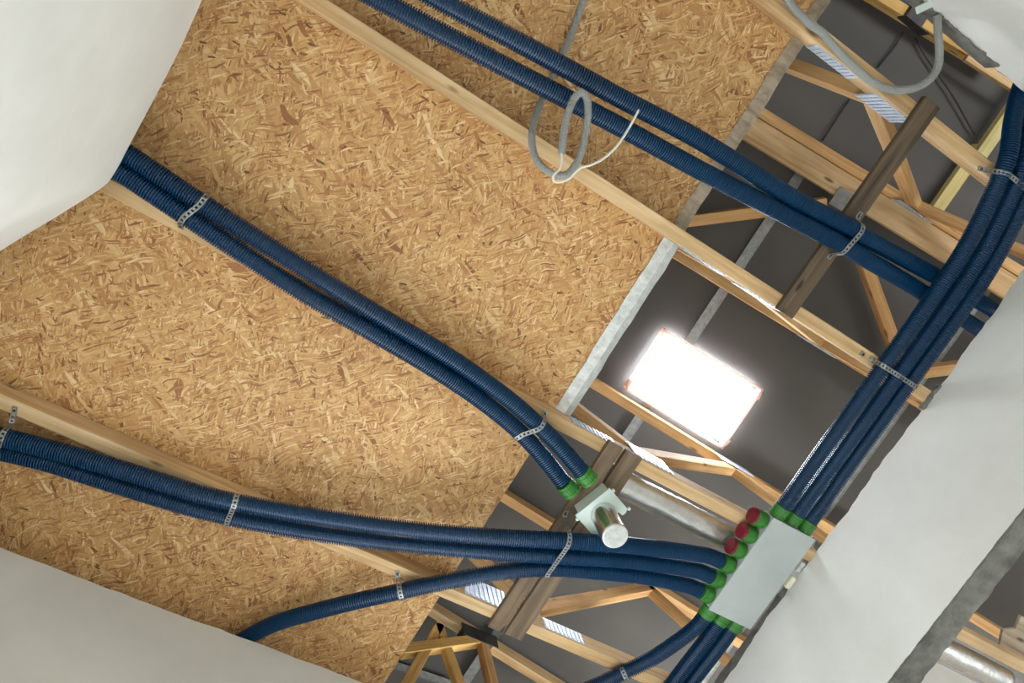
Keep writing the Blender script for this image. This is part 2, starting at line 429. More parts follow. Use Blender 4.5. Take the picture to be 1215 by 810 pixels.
# OSB deck: one board per bay, laid on the chords
TY = [-1.54, -0.881, -0.164, 0.553, 1.27, 1.987]
XO = 0.945
ceil = empty('ceiling', (0, 0, ZO)); setting(ceil, 'OSB board deck lying on the truss chords')
for y0, y1 in zip(TY[:-1], TY[1:]):
    g = 0.0012
    boxes('osb_board', [(-1.9, XO + random.uniform(-0.003, 0.003), y0 + g, y1 - g, ZO, ZO + 0.018)], M['osb'], ceil, bev=0.001)
boxes('osb_board', [(-1.9, XO, TY[0] - 0.7, TY[0] - 0.001, ZO, ZO + 0.018)], M['osb'], ceil, bev=0.001)
def edge_strip(y0, y1, mat, lab, w):
    # rough batten / foil wrapped edge following the end of the boards
    n = 14; C0 = []
    vs, fs = [], []
    for i in range(n + 1):
        y = y0 + (y1 - y0) * i / n; a, b = random.uniform(-.0025, .0025), random.uniform(-.002, .002)
        vs += [(XO - 0.012 + a, y, ZO - 0.004 + b), (XO + 0.5*w - 0.006, y, ZO - 0.016 + b), (XO + w - 0.006 + a, y, ZO - 0.006 + b), (XO + w - 0.002, y, ZO + 0.05), (XO + 0.002, y, ZO + 0.05), (XO + 0.001, y, ZO - 0.001)]
    for i in range(n):
        k = 6 * i
        for j in range(6): fs.append((k + j, k + (j + 1) % 6, k + 6 + (j + 1) % 6, k + 6 + j))
    fs += [tuple(range(6)), tuple(6 * n + j for j in range(5, -1, -1))]
    return tag(poly('edge_strip', vs, fs, mat, ceil), lab)
edge_strip(-0.141, 0.530, M['tape'], 'silver foil taped over the board edge', 0.055)
edge_strip(-0.858, -0.187, M['edge_batten'], 'rough greyish batten along the board edge', 0.040)
edge_strip(-1.50, -0.905, M['edge_batten'], 'rough greyish batten along the board edge', 0.036)
# roof membrane: two slopes, gable sheets
RC = 3.688                   # underside of the top chords at x = 0
def roof(x, c=RC): return c - 0.30 * abs(x)
def membrane():
    nx, ny = 90, 60; vs, fs = [], []
    x0, x1, y0, y1 = -2.1, 4.56, -2.46, 3.06
    # opening for the skylight
    for i in range(nx + 1):
        for j in range(ny + 1):
            x = x0 + (x1 - x0) * i / nx; y = y0 + (y1 - y0) * j / ny
            sag = 0.010 * math.sin((y - TY[0]) / 0.717 * math.pi) ** 2 + 0.004 * math.sin(7 * x + 3 * y) + 0.003 * math.sin(11 * y - 5 * x)
            vs.append((x, y, roof(x, 3.81) + 0.012 - sag))
    for i in range(nx):
        for j in range(ny):
            cx = x0 + (x1 - x0) * (i + .5) / nx; cy = y0 + (y1 - y0) * (j + .5) / ny
            q = i * (ny + 1) + j
            fs.append((q, q + 1, q + ny + 2, q + ny + 1))
    me_o = poly('roof_membrane', vs, fs, M['membrane'], sm=True)
    return me_o
mem = setting(membrane(), 'dark grey roofing membrane stretched above the trusses')
for y, nm in ((-2.36, 'gable_sheet'), (2.96, 'gable_sheet')):
    poly(nm, [(-2.05, y, 2.3), (4.5, y, 2.3), (4.5, y, 2.47), (0, y, 3.84), (-2.05, y, 3.21), (-2.05, y + .012, 2.3), (4.5, y + .012, 2.3), (4.5, y + .012, 2.47), (0, y + .012, 3.84), (-2.05, y + .012, 3.21)],
         [(0, 1, 2, 3, 4), (9, 8, 7, 6, 5), (0, 5, 6, 1), (1, 6, 7, 2), (2, 7, 8, 3), (3, 8, 9, 4), (4, 9, 5, 0)], M['membrane'], mem)
def onroof(a, b, c=3.80):
    q = pray(a, b); return q * (c / (q.z + 0.30 * q.x))
for pts in ([(1072,38),(1062,55),(1048,72),(1040,82)], [(1086,45),(1100,70),(1128,110),(1152,152),(1160,166)], [(1008,118),(992,142),(975,168)]):
    C0 = spline([onroof(*q, 3.792) for q in pts], 0.03)
    tube('fold', C0, [0.0045] * len(C0), M['seam'], mem, 6)
for yy in (TY[2], TY[1]):
    tag(rough_slab('mortar', XW - 0.012, XW + 0.05, yy - 0.055, yy + 0.05, H - 0.012, H + 0.006, M['concrete'], wr, 6, 8, 0.005), 'grey mortar packed around the chord end')
# ------------------------------------------------------------------ roof trusses
def nail_plate(root, x0, x1, z0, z1, y, side, skew=0.0):
    """thin toothed plate on the flank of a truss, with pressed ridges"""
    vs, fs = [], []
    def add(xa, xb, za, zb, t0, t1):
        k = len(vs)
        for (x, yy, z) in boxv(xa, xb, min(y + side*t0, y + side*t1), max(y + side*t0, y + side*t1), za, zb):
            vs.append((x + skew * (z - z0), yy, z))
        fs.extend([tuple(i + k for i in f) for f in BOXF])
    add(x0, x1, z0, z1, 0.0, 0.0015)
    n = max(3, int((z1 - z0) / 0.011))
    m2 = max(4, int((x1 - x0) / 0.018))
    for i in range(m2):
        xa = x0 + (x1 - x0) * (i + 0.18) / m2; xb = x0 + (x1 - x0) * (i + 0.62) / m2
        add(xa, xb, z0 + 0.004, z1 - 0.004, 0.0015, 0.004)
    return poly('nail_plate', vs, fs, M['plate'], root)
def truss(i, label, webs=('a', 'b', 'f'), chord='pine', top='pine_orange', plates=True, xcut=4.2):
    y = TY[i]
    root = empty('roof_truss', (1.5, y, H)); tag(root, label, 'truss', 'timber roof trusses')
    beam('bottom_chord', (-1.45, y, H + 0.0375), (4.38, y, H + 0.0375), 0.045, 0.075, M[chord], root)
    k = 0.0375 / math.cos(math.atan(0.3))
    beam('top_chord', (0.01, y, roof(0.01) + k), (xcut, y, roof(xcut) + k), 0.045, 0.075, M[top], root)
    if 'a' in webs: beam('web', (1.33, y, 2.35), (0.14, y, 3.61), 0.040, 0.055, M['pine_orange'], root, cutA=0.9)
    if 'b' in webs: beam('web', (1.27, y, 2.345), (2.15, y, 3.045), 0.040, 0.055, M['pine_orange'], root)
    if 'f' in webs: beam('web', (2.13, y, 3.03), (2.72, y, 2.34), 0.040, 0.055, M['pine_orange'], root)
    if plates == 'low':
        nail_plate(root, 0.99, 1.17, H + 0.010, H + 0.125, y - 0.0228, -1)
        nail_plate(root, 1.33, 1.50, H + 0.008, H + 0.068, y - 0.0228, -1)
    elif plates:
        s = 1 if y < 0.2 else -1
        e = y + s * 0.0228
        nail_plate(root, 0.985, 1.165, H + 0.008, H + 0.068, e, s)
        nail_plate(root, 1.25, 1.42, H + 0.022, H + 0.135, e, s)
        nail_plate(root, 2.05, 2.25, roof(2.15) - 0.03, roof(2.15) + 0.05, e, s)
    return root
t0 = truss(0, 'yellowish timber truss beam in the top right corner above the wall', (), top='pine_yellow', plates=False, xcut=2.12)
t1 = truss(1, 'timber truss with pinkish flank and two nail plates under the thin grey conduit', chord='pine')
t2 = truss(2, 'timber truss whose pale chord crosses the picture beside the coiled conduit')
t3 = truss(3, 'timber truss above the pair of blue ducts that ends at the silver stub')
t4 = truss(4, 'timber truss above the long blue ducts at the lower left', chord='pine', plates='low')
t5 = truss(5, 'timber truss with several light yellow struts at the bottom edge', ('b',), top='pine', plates=False)
def y5(a, b): q = pray(a, b); return q * (TY[5] / q.y)
beam('strut', y5(474, 773), y5(570, 760), 0.045, 0.055, M['pine_yellow'], t5)
beam('strut', y5(521, 742), y5(480, 816), 0.036, 0.05, M['pine_yellow'], t5)
beam('strut', y5(519, 742), y5(546, 816), 0.036, 0.05, M['pine_yellow'], t5)
beam('strut', y5(572, 762), y5(586, 822), 0.045, 0.05, M['pine_orange'], t5)
q0, q1 = y5(546, 750), y5(588, 770)
tag(boxes('joint_plate', [(q0.x, q1.x, TY[5] - 0.026, TY[5] + 0.026, min(q0.z, q1.z) - 0.02, max(q0.z, q1.z) + 0.05)], M['dark_steel'], t5), 'dark steel joint plate')
tag(boxes('joint_plate', [(1.66, 1.80, TY[0] - 0.027, TY[0] + 0.027, roof(1.73) - 0.006, roof(1.73) + 0.06)], M['dark_steel'], t0), 'dark steel joint plate')
# board doubled against the top chord, small steel plate on it
rb = beam('rafter_board', (1.30, -0.803, roof(1.30) + 0.030), (3.2, -0.803, roof(3.2) + 0.030), 0.108, 0.035, M['pine'])
tag(rb, 'wide brown board beside the yellow rafter behind the dark plank', 'board')
c = onroof(1001, 238, 3.68)
tag(beam('steel_plate', c + Vector((-0.045, 0, 0.0135)), c + Vector((0.045, 0, -0.0135)), 0.085, 0.004, M['galv'], bev=0), 'small grey steel plate on the brown board beside the dark plank', 'plate')
# zigzag bracing under the roof between two trusses
for A, B, lab in (((1.29, -0.245), (1.84, -0.70), 'orange diagonal brace left of the dark plank, below the upper blue ducts'),
                  ((1.95, -0.70), (2.52, -0.262), 'orange diagonal brace right of the dark plank, running down to the riser ducts'),
                  ((2.60, -0.29), (3.08, -0.70), 'short orange diagonal brace showing between riser ducts and right wall')):
    o = beam('diagonal_brace', (A[0], A[1], roof(A[0]) + 0.03), (B[0], B[1], roof(B[0]) + 0.03), 0.052, 0.05, M['pine_orange'])
    tag(o, lab, 'brace', 'diagonal roof braces')
# pale batten under the membrane at the top right
pb = empty('roof_batten', (2.25, -1.2, roof(2.25))); tag(pb, 'pale yellow batten behind the riser ducts at the top right', 'batten')
beam('batten_length', (2.262, -0.90, roof(2.262) + 0.058), (2.262, -1.245, roof(2.262) + 0.058), 0.062, 0.03, M['pine_pale'], pb)
beam('batten_length', (2.262, -1.17, roof(2.262) + 0.026), (2.262, -1.62, roof(2.262) + 0.026), 0.062, 0.03, M['pine_pale'], pb)
# thin batten continuing behind the wall corner
q0, q1 = onroof(1146, 68, 3.66), onroof(1216, 113, 3.66)
tag(beam('roof_batten', q0, q1, 0.03, 0.03, M['pine']), 'thin brown batten end beside the top right wall corner', 'batten')
# steel bracing bands under the membrane
def band(name, A, B, w, lab):
    A, B = Vector(A), Vector(B); D = (B - A).normalized()
    up = Vector((0.3, 0, 1)).normalized(); sd = D.cross(up).normalized()
    vs, fs = [], []
    for off, hw, t in ((0.0, w/2, 0.0), ):
        for s, h in ((-1, 0), (-1, -0.003), (-0.82, -0.003), (-0.82, -0.001), (0.82, -0.001), (0.82, -0.003), (1, -0.003), (1, 0)):
            for P in (A, B): q = P + sd * (s * w / 2) + up * h; vs.append(tuple(q))
    n = 8
    for i in range(n):
        j = (i + 1) % n; fs.append((2*i, 2*i+1, 2*j+1, 2*j))
    fs += [tuple(2*i for i in range(n)), tuple(2*i+1 for i in range(n-1, -1, -1))]
    return tag(poly(name, vs, fs, M['galv']), lab, 'steel band', 'steel bands under the membrane')
def rp(x, y, c): return (x, y, roof(x, c))
band('steel_band', rp(1.715, -0.83, 3.795), rp(1.715, 2.7, 3.795), 0.048, 'long grey steel band running behind the skylight to the bottom edge')
band('steel_band', rp(2.672, -0.83, 3.795), rp(2.672, 2.5, 3.795), 0.052, 'grey steel band close to the right wall, beside the lowest ducts')
band('steel_band', rp(1.20, 2.452, 3.795), rp(1.66, 2.328, 3.795), 0.044, 'short grey steel band between the yellow struts at the bottom edge')
# ------------------------------------------------------------------ skylight
sk = empty('window_1', (1.837, 0.333, roof(1.837, 3.80))); setting(sk, 'glaring white skylight in a thin pinkish frame')
def slopebox(name, x0, x1, y0, y1, c0, c1, mat, parent):
    vs = [(x, y, roof(x, c)) for c in (c0, c1) for x, y in ((x0, y0), (x1, y0), (x1, y1), (x0, y1))]
    return poly(name, vs, [(0,1,2,3),(4,7,6,5),(0,4,5,1),(1,5,6,2),(2,6,7,3),(3,7,4,0)], mat, parent)
slopebox('pane', 1.595, 2.072, 0.182, 0.480, 3.768, 3.795, M['sky_pane'], sk)
for a in ((1.578, 2.090, 0.158, 0.168), (1.578, 2.090, 0.495, 0.505), (1.570, 1.580, 0.158, 0.505), (2.086, 2.096, 0.158, 0.505)):
    slopebox('frame_bar', *a, 3.752, 3.79, M['pink_trim'], sk)
for (x, y, sx, sy) in ((2.09, 0.165, 1, -1), (2.09, 0.50, 1, 1), (1.575, 0.50, -1, 1)):
    vs = [(x, y, roof(x, 3.752)), (x + sx*0.022, y - sy*0.02, roof(x, 3.765)), (x + sx*0.02, y - sy*0.05, roof(x, 3.755)), (x, y - sy*0.045, roof(x, 3.75))]
    vs += [(a, b, c2 + 0.004) for a, b, c2 in vs]
    poly('corner_flap', vs, [(0,1,2,3),(7,6,5,4),(0,4,5,1),(1,5,6,2),(2,6,7,3),(3,7,4,0)], M['pink_trim'], sk)
# ------------------------------------------------------------------ planks under the chords
pk = beam('plank', (1.412, -0.925, H - 0.011), (1.400, -0.135, H - 0.011), 0.068, 0.020, M['old_board'], bev=0.0015)
tag(pk, 'dark weathered plank nailed across two chords at the upper right', 'plank')
p2 = beam('plank', (1.150, 0.52, H - 0.011), (1.150, 1.315, H - 0.011), 0.058, 0.020, M['grey_board'], bev=0.0015)
tag(p2, 'left one of two grey planks side by side under the silver stub and long ducts', 'plank', 'paired grey planks')
p3 = beam('plank', (1.226, 0.52, H - 0.011), (1.226, 1.315, H - 0.011), 0.068, 0.020, M['grey_board'], bev=0.0015)
tag(p3, 'right one of two grey planks side by side under the silver stub and long ducts', 'plank', 'paired grey planks')
# ------------------------------------------------------------------ blue ducts
DR = 0.028
def duct(pts, label, group, zs=None):
    o = corrugated('blue_duct', pts, DR, 0.0076, 0.0062, M['duct'], None, 22)
    return tag(o, label, 'duct', group)
def px(lst): return [at(*q) for q in lst]
# manifold geometry (used by the duct ends)
MX0, MX1, MY0, MY1, MZ0, MZ1 = 1.790, 1.983, 0.4775, 0.883, 2.180, 2.2495
CZD = 2.2145
SX = (MX1 - MX0) / 3; SY = (MY1 - MY0) / 6
CL = 0.046                   # collar length
cyl = [MY0 + SY * (i + .5) for i in range(6)]
cxl = [MX0 + SX * (i + .5) for i in range(3)]
EPS = 0.002
def lead(c, dv, n=(0.0, 0.05)):      # straight first bit leaving a collar
    return [Vector(c) + Vector(dv) * k for k in n]
# long pair and the branch from the lower left
A_ = px([(-90,500,2.222),(0,518,2.222),(89,541,2.214),(180,568,2.208),(240,586.5,2.202),(329,605,2.196),(420,619.5,2.186),(505,630,2.170),(600,637.5,2.150),(689,642.5,2.140),(760,648,2.160)])
A_ += [Vector((MX0 - CL - 0.06, cyl[3] + 0.004, CZD)), Vector((MX0 - CL - EPS, cyl[3], CZD))]
duct(A_, 'upper one of two long blue corrugated ducts from the left edge to the grey box', 'blue ducts')
B_ = px([(-90,517,2.252),(0,535,2.250),(59,549.5,2.248),(104,564,2.246),(170,585,2.240),(240,605.5,2.232),(329,624.5,2.222),(420,638.5,2.214),(505,647.5,2.200),(600,655.5,2.180),(689,661,2.170),(760,666,2.180)])
B_ += [Vector((MX0 - CL - 0.06, cyl[4] + 0.004, CZD)), Vector((MX0 - CL - EPS, cyl[4], CZD))]
duct(B_, 'lower one of two long blue corrugated ducts from the left edge to the grey box', 'blue ducts')
C_ = px([(268,772,2.29),(300,752,2.276),(330,738,2.262),(369,726.5,2.246),(420,713.5,2.230),(472,702,2.220),(538,688,2.214),(605,677,2.204),(655,674,2.200),(700,677,2.200),(765,684,2.203)])
C_ += [Vector((MX0 - CL - 0.06, cyl[5] + 0.003, CZD)), Vector((MX0 - CL - EPS, cyl[5], CZD))]
duct(C_, 'single blue duct rising from the bottom left wall and joining the long pair', 'blue ducts')
# pair from the left wall corner to the stub fitting
STUB = at(709, 600, 2.2); STUB.z = 0
cdir = (at(675, 581, 2.19) - at(610, 497, 2.19)); cdir.z = 0; 
D1 = px([(60,120,2.222),(110,155,2.222),(154.5,185,2.222),(238,240,2.222),(330,299,2.222),(443,369.5,2.222),(534,424,2.222),(598,469,2.222),(633,499,2.218),(662,527,2.205),(690,559,2.190)])
D2 = px([(50,140,2.222),(98,173,2.222),(143,204,2.222),(222,257,2.222),(290,302,2.222),(360,347.5,2.222),(449,398.5,2.222),(515,437.5,2.222),(567,472,2.222),(612,508,2.218),(640,537,2.205),(669,573,2.190)])
duct(D1, 'upper right one of two blue ducts running from the left wall corner to the stub', 'blue ducts')
duct(D2, 'lower left one of two blue ducts running from the left wall corner to the stub', 'blue ducts')
# pair at the top, over the right wall
U1 = px([(440,-48,2.19),(500,-12,2.19),(546,13.5,2.19),(600,42,2.19),(670,80,2.19),(740,118.5,2.19),(829,165.5,2.19),(940,234.5,2.192),(1005,268.5,2.198),(1029,283,2.21),(1073,307,2.262),(1117,331,2.295),(1171,363,2.32),(1230,400,2.34)])
U2 = px([(380,-38,2.19),(440,-6,2.19),(491,22,2.19),(541.5,48.5,2.19),(600,79.5,2.19),(670,116,2.19),(740,152.6,2.19),(829,201,2.19),(940,259,2.192),(1005,293,2.198),(1029,308,2.21),(1062,327,2.262),(1095,347,2.295),(1152,384,2.32),(1215,424,2.34)])
duct(U1, 'upper right one of two blue ducts at the top, passing under the dark plank', 'blue ducts')
duct(U2, 'lower left one of two blue ducts at the top, behind the grey conduit coil', 'blue ducts')
# three riser ducts along the right wall
for i, lab in enumerate(('leftmost of three blue riser ducts along the right wall', 'middle one of three blue riser ducts along the right wall', 'rightmost of three blue riser ducts along the right wall')):
    x = cxl[i]; dz = (0.0, -0.004, 0.002)[i]
    pts = [(x, MY0 - CL - EPS, CZD), (x, MY0 - CL - 0.07, CZD), (x + 0.002, 0.22, 2.219 + dz), (x + 0.004, 0.0, 2.220 + dz), (x + 0.004, -0.2, 2.220 + dz), (x + 0.003, -0.45, 2.220 + dz), (x - 0.004, -0.62, 2.220 + dz),
           (x - 0.035, -0.79, 2.219 + dz), (x - 0.072, -0.93, 2.222 + dz), (x - 0.092, -1.06, 2.285 + dz), (x - 0.098, -1.20, 2.345 + dz), (x - 0.10, -1.42, 2.36 + dz)]
    duct(pts, lab, 'blue ducts')
# three ducts leaving the box downwards
E1 = [Vector((cxl[0], MY1 + CL + EPS, CZD)), Vector((cxl[0] - 0.004, MY1 + CL + 0.05, CZD))] + px([(809,757,2.216),(775,780,2.220),(735,800,2.220),(692,820,2.220),(630,845,2.220)])
duct(E1, 'curved blue duct below the grey box bending away to the left', 'blue ducts')
E2 = [Vector((cxl[1], MY1 + CL + EPS, CZD)), Vector((cxl[1], MY1 + CL + 0.08, CZD)), Vector((cxl[1] - 0.003, 1.15, 2.217)), Vector((cxl[1] - 0.005, 1.30, 2.218)), Vector((cxl[1] - 0.005, 1.55, 2.218))]
duct(E2, 'middle one of three blue ducts leaving the lower end of the grey box', 'blue ducts')
E3 = [Vector((cxl[2], MY1 + CL + EPS, CZD)), Vector((cxl[2], MY1 + CL + 0.08, CZD)), Vector((cxl[2] - 0.003, 1.15, 2.217)), Vector((cxl[2] - 0.005, 1.30, 2.218)), Vector((cxl[2] - 0.005, 1.55, 2.218))]
duct(E3, 'straight blue duct nearest the wall below the grey box', 'blue ducts')
# ------------------------------------------------------------------ distribution box
mb = empty('distribution_box', (0.5*(MX0+MX1), 0.5*(MY0+MY1), MZ0))
tag(mb, 'flat grey air distribution box with green collars and red caps by the right wall', 'air box')
boxes('box_body', [(MX0, MX1, MY0, MY1, MZ0, MZ1)], M['box_grey'], mb, bev=0.003)
boxes('cover_plate', [(MX0 - 0.003, MX1 + 0.003, MY0 - 0.003, MY1 + 0.003, MZ0 - 0.004, MZ0 - 0.0005)], M['box_grey'], mb, bev=0.0012)
def collar(parent, base, dv, length, R, mat=None):
    base, dv = Vector(base), Vector(dv).normalized()
    C0, rr = [], []
    for s, q in ((0.0, R*0.97), (0.12, R*0.97), (0.13, R*1.05), (0.28, R*1.05), (0.29, R), (0.62, R), (0.63, R*1.06), (0.78, R*1.06), (0.79, R*1.01), (1.0, R*1.01)):
        C0.append(base + dv * (length * s)); rr.append(q)
    return tube('collar', C0, rr, M['green'], parent, 20, sm=False)
RCOL = 0.0300
for i in range(6):
    k = collar(mb, (MX0 - 0.0005, cyl[i], CZD), (-1, 0, 0), CL, RCOL)
    if i < 3:
        b0 = Vector((MX0 - CL, cyl[i], CZD)); dv = Vector((-1, 0, 0))
        C0 = [b0, b0 + dv*0.010, b0 + dv*0.0105, b0 + dv*0.012, b0 + dv*0.008, b0 + dv*0.0075]
        tag(tube('cap', C0, [0.0305, 0.0305, 0.0285, 0.026, 0.0255, 0.001], M['red'], k, 24, sm=False), 'dark red plastic cap')
for i in range(3):
    collar(mb, (cxl[i], MY0 + 0.0005, CZD), (0, -1, 0), CL, RCOL)
    collar(mb, (cxl[i], MY1 - 0.0005, CZD), (0, 1, 0), CL, RCOL)
# ------------------------------------------------------------------ stub fitting
sc = Vector((1.219, 0.738, 2.2))
pd = (at(690, 559, 2.19) - at(662, 527, 2.19)).normalized(); pd.z = 0; pd.normalize()
e1 = at(690, 559, 2.19); e2 = at(669, 573, 2.19)
fx = pd.copy()                                  # from collars towards the stub
fy = Vector((-fx.y, fx.x, 0))
sf = empty('stub_fitting', (sc.x, sc.y, 2.165)); tag(sf, 'white duct fitting with two green collars and a hanging silver stub', 'fitting')
mid = (e1 + e2) / 2
def loc(u, w, z): return sc + fx * u + fy * w + Vector((0, 0, z - sc.z))
ring = [(-0.062,-0.073),(0.042,-0.073),(0.050,-0.060),(0.050,-0.046),(0.010,-0.040),(0.004,0.0),(0.010,0.040),(0.050,0.046),(0.050,0.060),(0.042,0.073),(-0.062,0.073)]
vs = [tuple(loc(u, w, z)) for z in (2.170, 2.176) for u, w in ring]
n = len(ring)
# U-shaped flange plate around the stub
poly('flange', vs, [(0,1,2,3,4,5), (5,6,7,8,9,10), (0,5,10), tuple(n+i for i in (5,4,3,2,1,0)), tuple(n+i for i in (10,9,8,7,6,5)), (n, n+10, n+5)] + [(i, (i+1) % n, n + (i+1) % n, n + i) for i in range(n)], M['white_plastic'], sf)
vs = [tuple(loc(u, w, z)) for z in (2.177, 2.228) for u, w in ((-0.060,-0.062),(0.035,-0.062),(0.035,0.062),(-0.060,0.062))]
poly('housing', vs, BOXF, M['white_plastic'], sf)
for w in (-0.066, 0.066):
    for u in (-0.045, 0.047):
        q = loc(u, w * 1.16, 2.173); C0 = [q + Vector((0, 0, -0.003)), q + Vector((0, 0, 0.005))]
        tube('lug', C0, [0.006, 0.006], M['white_plastic'], sf, 10, sm=False)
for e in (e1, e2):
    C0 = [e - pd * 0.001 + pd * (0.048 * s) for s in (0, .25, .26, .45, .46, .75, .76, 1.0)]
    rr = [RCOL*1.03, RCOL*1.03, RCOL*1.08, RCOL*1.08, RCOL, RCOL, RCOL*1.05, RCOL*1.05]
    tube('collar', C0, rr, M['green'], sf, 20, sm=False)
zb = Vector((sc.x, sc.y, 2.205))
C0 = [zb, Vector((sc.x, sc.y, 2.168)), Vector((sc.x, sc.y, 2.164)), Vector((sc.x, sc.y, 2.04)), Vector((sc.x, sc.y, 2.030))]
st = tube('stub', C0, [0.0445, 0.0445, 0.043, 0.043, 0.042], M['foil_smooth'], sf, 32)
C0 = [Vector((sc.x, sc.y, 2.031)), Vector((sc.x, sc.y, 2.0285)), Vector((sc.x, sc.y, 2.027))]
tag(tube('foil_cover', C0, [0.0425, 0.0418, 0.038], M['tape'], st, 28, sm=False), 'crinkled foil over the stub end')
# ------------------------------------------------------------------ foil duct beside the truss
def foil_duct():
    C0, rr = [], []
    x = 1.20
    while x < 3.34:
        C0.append(Vector((x, 0.652, 2.303))); cr = 1.0
        rr.append(0.0495 + random.uniform(-0.0012, 0.0012)); x += 0.02
    return tube('foil_duct', C0, rr, M['foil'], None, 28)
tag(foil_duct(), 'shiny silver foil duct lying along the truss behind the red caps', 'duct')
# ------------------------------------------------------------------ perforated straps
def strap(name, path, width_dir, w, label, screws=(True, True)):
    """punched steel band: cells with a hole each, along a 3-D path"""
    C0 = spline(path, 0.0135); wd = Vector(width_dir).normalized()
    root = None
    vs, fs = [], []
    hw = w / 2
    fr = []
    for i in range(len(C0)):
        T = (C0[min(i+1, len(C0)-1)] - C0[max(i-1, 0)]).normalized()
        sdv = (wd - T * wd.dot(T)).normalized(); fr.append((T, sdv, T.cross(sdv)))
    th = 0.0012
    for i in range(len(C0) - 1):
        a, b = C0[i], C0[i+1]; s0, s1 = fr[i][1], fr[i+1][1]; n0 = (fr[i][2] + fr[i+1][2]).normalized()
        def P(u, v, top):   # u along 0..1, v across -1..1
            q = a.lerp(b, u); s = s0.lerp(s1, u); q = q + s * (hw * v) + n0 * (th if top else 0.0); vs.append(tuple(q)); return len(vs) - 1
        us = (0.0, 0.28, 0.72, 1.0); vv = (-1, -0.45, 0.45, 1)
        g = {}
        for top in (0, 1):
            for iu, u in enumerate(us):
                for iv, v_ in enumerate(vv): g[(iu, iv, top)] = P(u, v_, top)
        for iu in range(3):
            for iv in range(3):
                if iu == 1 and iv == 1: continue
                for top in (0, 1):
                    f = [g[(iu, iv, top)], g[(iu+1, iv, top)], g[(iu+1, iv+1, top)], g[(iu, iv+1, top)]]
                    fs.append(tuple(f if top else f[::-1]))
        for (p, q) in (((1,1),(2,1)), ((2,1),(2,2)), ((2,2),(1,2)), ((1,2),(1,1))):
            fs.append((g[p+(0,)], g[q+(0,)], g[q+(1,)], g[p+(1,)]))
        for iu in range(3):
            for iv in (0, 3): fs.append((g[(iu,iv,0)], g[(iu+1,iv,0)], g[(iu+1,iv,1)], g[(iu,iv,1)]))
    org = C0[0]
    root = empty(name, tuple(org)); tag(root, label, 'strap', 'perforated steel straps')
    poly('band', vs, fs, M['galv'], root)
    if True:
        for e, k in ((C0[0], 1), (C0[-1], -2)):
            if not screws[0 if k == 1 else 1]: continue
            q = (C0[1] if k == 1 else C0[-2])
            tube('screw', [q + Vector((0, 0, 0.002)), q + Vector((0, 0, -0.003)), q + Vector((0, 0, -0.0045))], [0.0045, 0.0045, 0.002], M['dark_steel'], root, 8, sm=False)
    return root
def sling(centers, axis, ztop, label, tabs=(0.03, 0.03), w=0.016, r=DR + 0.003):
    """strap under a row of ducts: centers in order across, axis = duct direction"""
    ax = Vector(axis); ax.z = 0; ax.normalize(); sd = Vector((0, 0, 1)).cross(ax)
    c = [Vector(q) for q in centers]
    if (c[-1] - c[0]).dot(sd) < 0: sd = -sd
    path = []
    a, b = c[0], c[-1]
    s0 = a - sd * (r + 0.004); s0.z = ztop
    if tabs[0] is not None: path += [s0 - sd * tabs[0], s0 - sd * 0.006]
    for k in range(0, 5): an = math.pi + k * math.pi / 8; path.append(a + sd * (r * math.cos(an)) + Vector((0, 0, r * math.sin(an))))
    for k in range(0, 5): an = 1.5 * math.pi + k * math.pi / 8; path.append(b + sd * (r * math.cos(an)) + Vector((0, 0, r * math.sin(an))))
    s1 = b + sd * (r + 0.004); s1.z = ztop
    if tabs[1] is not None: path += [s1 + sd * 0.006, s1 + sd * tabs[1]]
    return strap('perforated_strap', path, ax, w, label, (tabs[0] is not None, tabs[1] is not None))
def near(pts, a, b):            # centre of a duct path closest to a pixel
    C0 = spline(pts, 0.01); best = None
    for i, q in enumerate(C0):
        x = Vector(RM[0]).dot(q) / Vector(RM[2]).dot(q) * F_PX + 607.5; y = Vector(RM[1]).dot(q) / Vector(RM[2]).dot(q) * F_PX + 405
        dd = (x - a) ** 2 + (y - b) ** 2
        if best is None or dd < best[0]: best = (dd, i)
    i = best[1]; return C0[i], (C0[min(i+2, len(C0)-1)] - C0[max(i-2, 0)]).normalized()
ZS = H - 0.0015
a, ax = near(D1, 239, 241); b, _ = near(D2, 222, 257)
sling([a, b], ax, ZS, 'steel strap around the duct pair beside the left wall corner', (None, 0.02))
a, ax = near(D1, 638, 502); b, _ = near(D2, 616, 512)
sling([a, b], ax, ZS, 'steel strap around the duct pair just above the green collars', (0.012, None)) 
a, ax = near(A_, 278, 594); b, _ = near(B_, 273, 613)
sling([a, b], ax, ZS, 'steel strap around the long duct pair near the lower left', (None, None))
a, ax = near(A_, 4, 519); b, _ = near(B_, 1, 535)
sling([a, b], ax, ZS, 'steel strap at the left edge above the long ducts', (0.055, None))
a, ax = near(C_, 475, 702)
sling([a], ax, ZS, 'short steel strap around the single branch duct', (0.028, None))
a, ax = near(A_, 672, 642); c2, _ = near(C_, 650, 674)
ax2 = (c2 - a).cross(Vector((0, 0, 1)))
sling([a, c2], ax2, H - 0.022, 'steel strap around three long ducts at the paired grey planks', (0.03, None))
a, ax = near(U1, 1015, 274); b, _ = near(U2, 1000, 290)
sling([a, b], ax, H - 0.022, 'steel strap around the top duct pair below the dark plank', (0.03, 0.03))
y = TY[2]
sling([(cxl[0]+.004, y, 2.220), (cxl[2]+.004, y, 2.222)], (0, 1, 0), ZS, 'steel strap around three riser ducts beside the wall at mid height', (0.05, 0.02))
y = TY[1]
sling([(cxl[0]-.06, y, 2.221), (cxl[2]-.06, y, 2.223)], (0.3, 1, 0), ZS, 'steel strap around the riser ducts near the right edge', (0.03, 0.02))
a, ax = near(E1, 741, 797)
sling([a], ax, ZS, 'short steel strap around the curved duct at the bottom edge', (0.018, None))
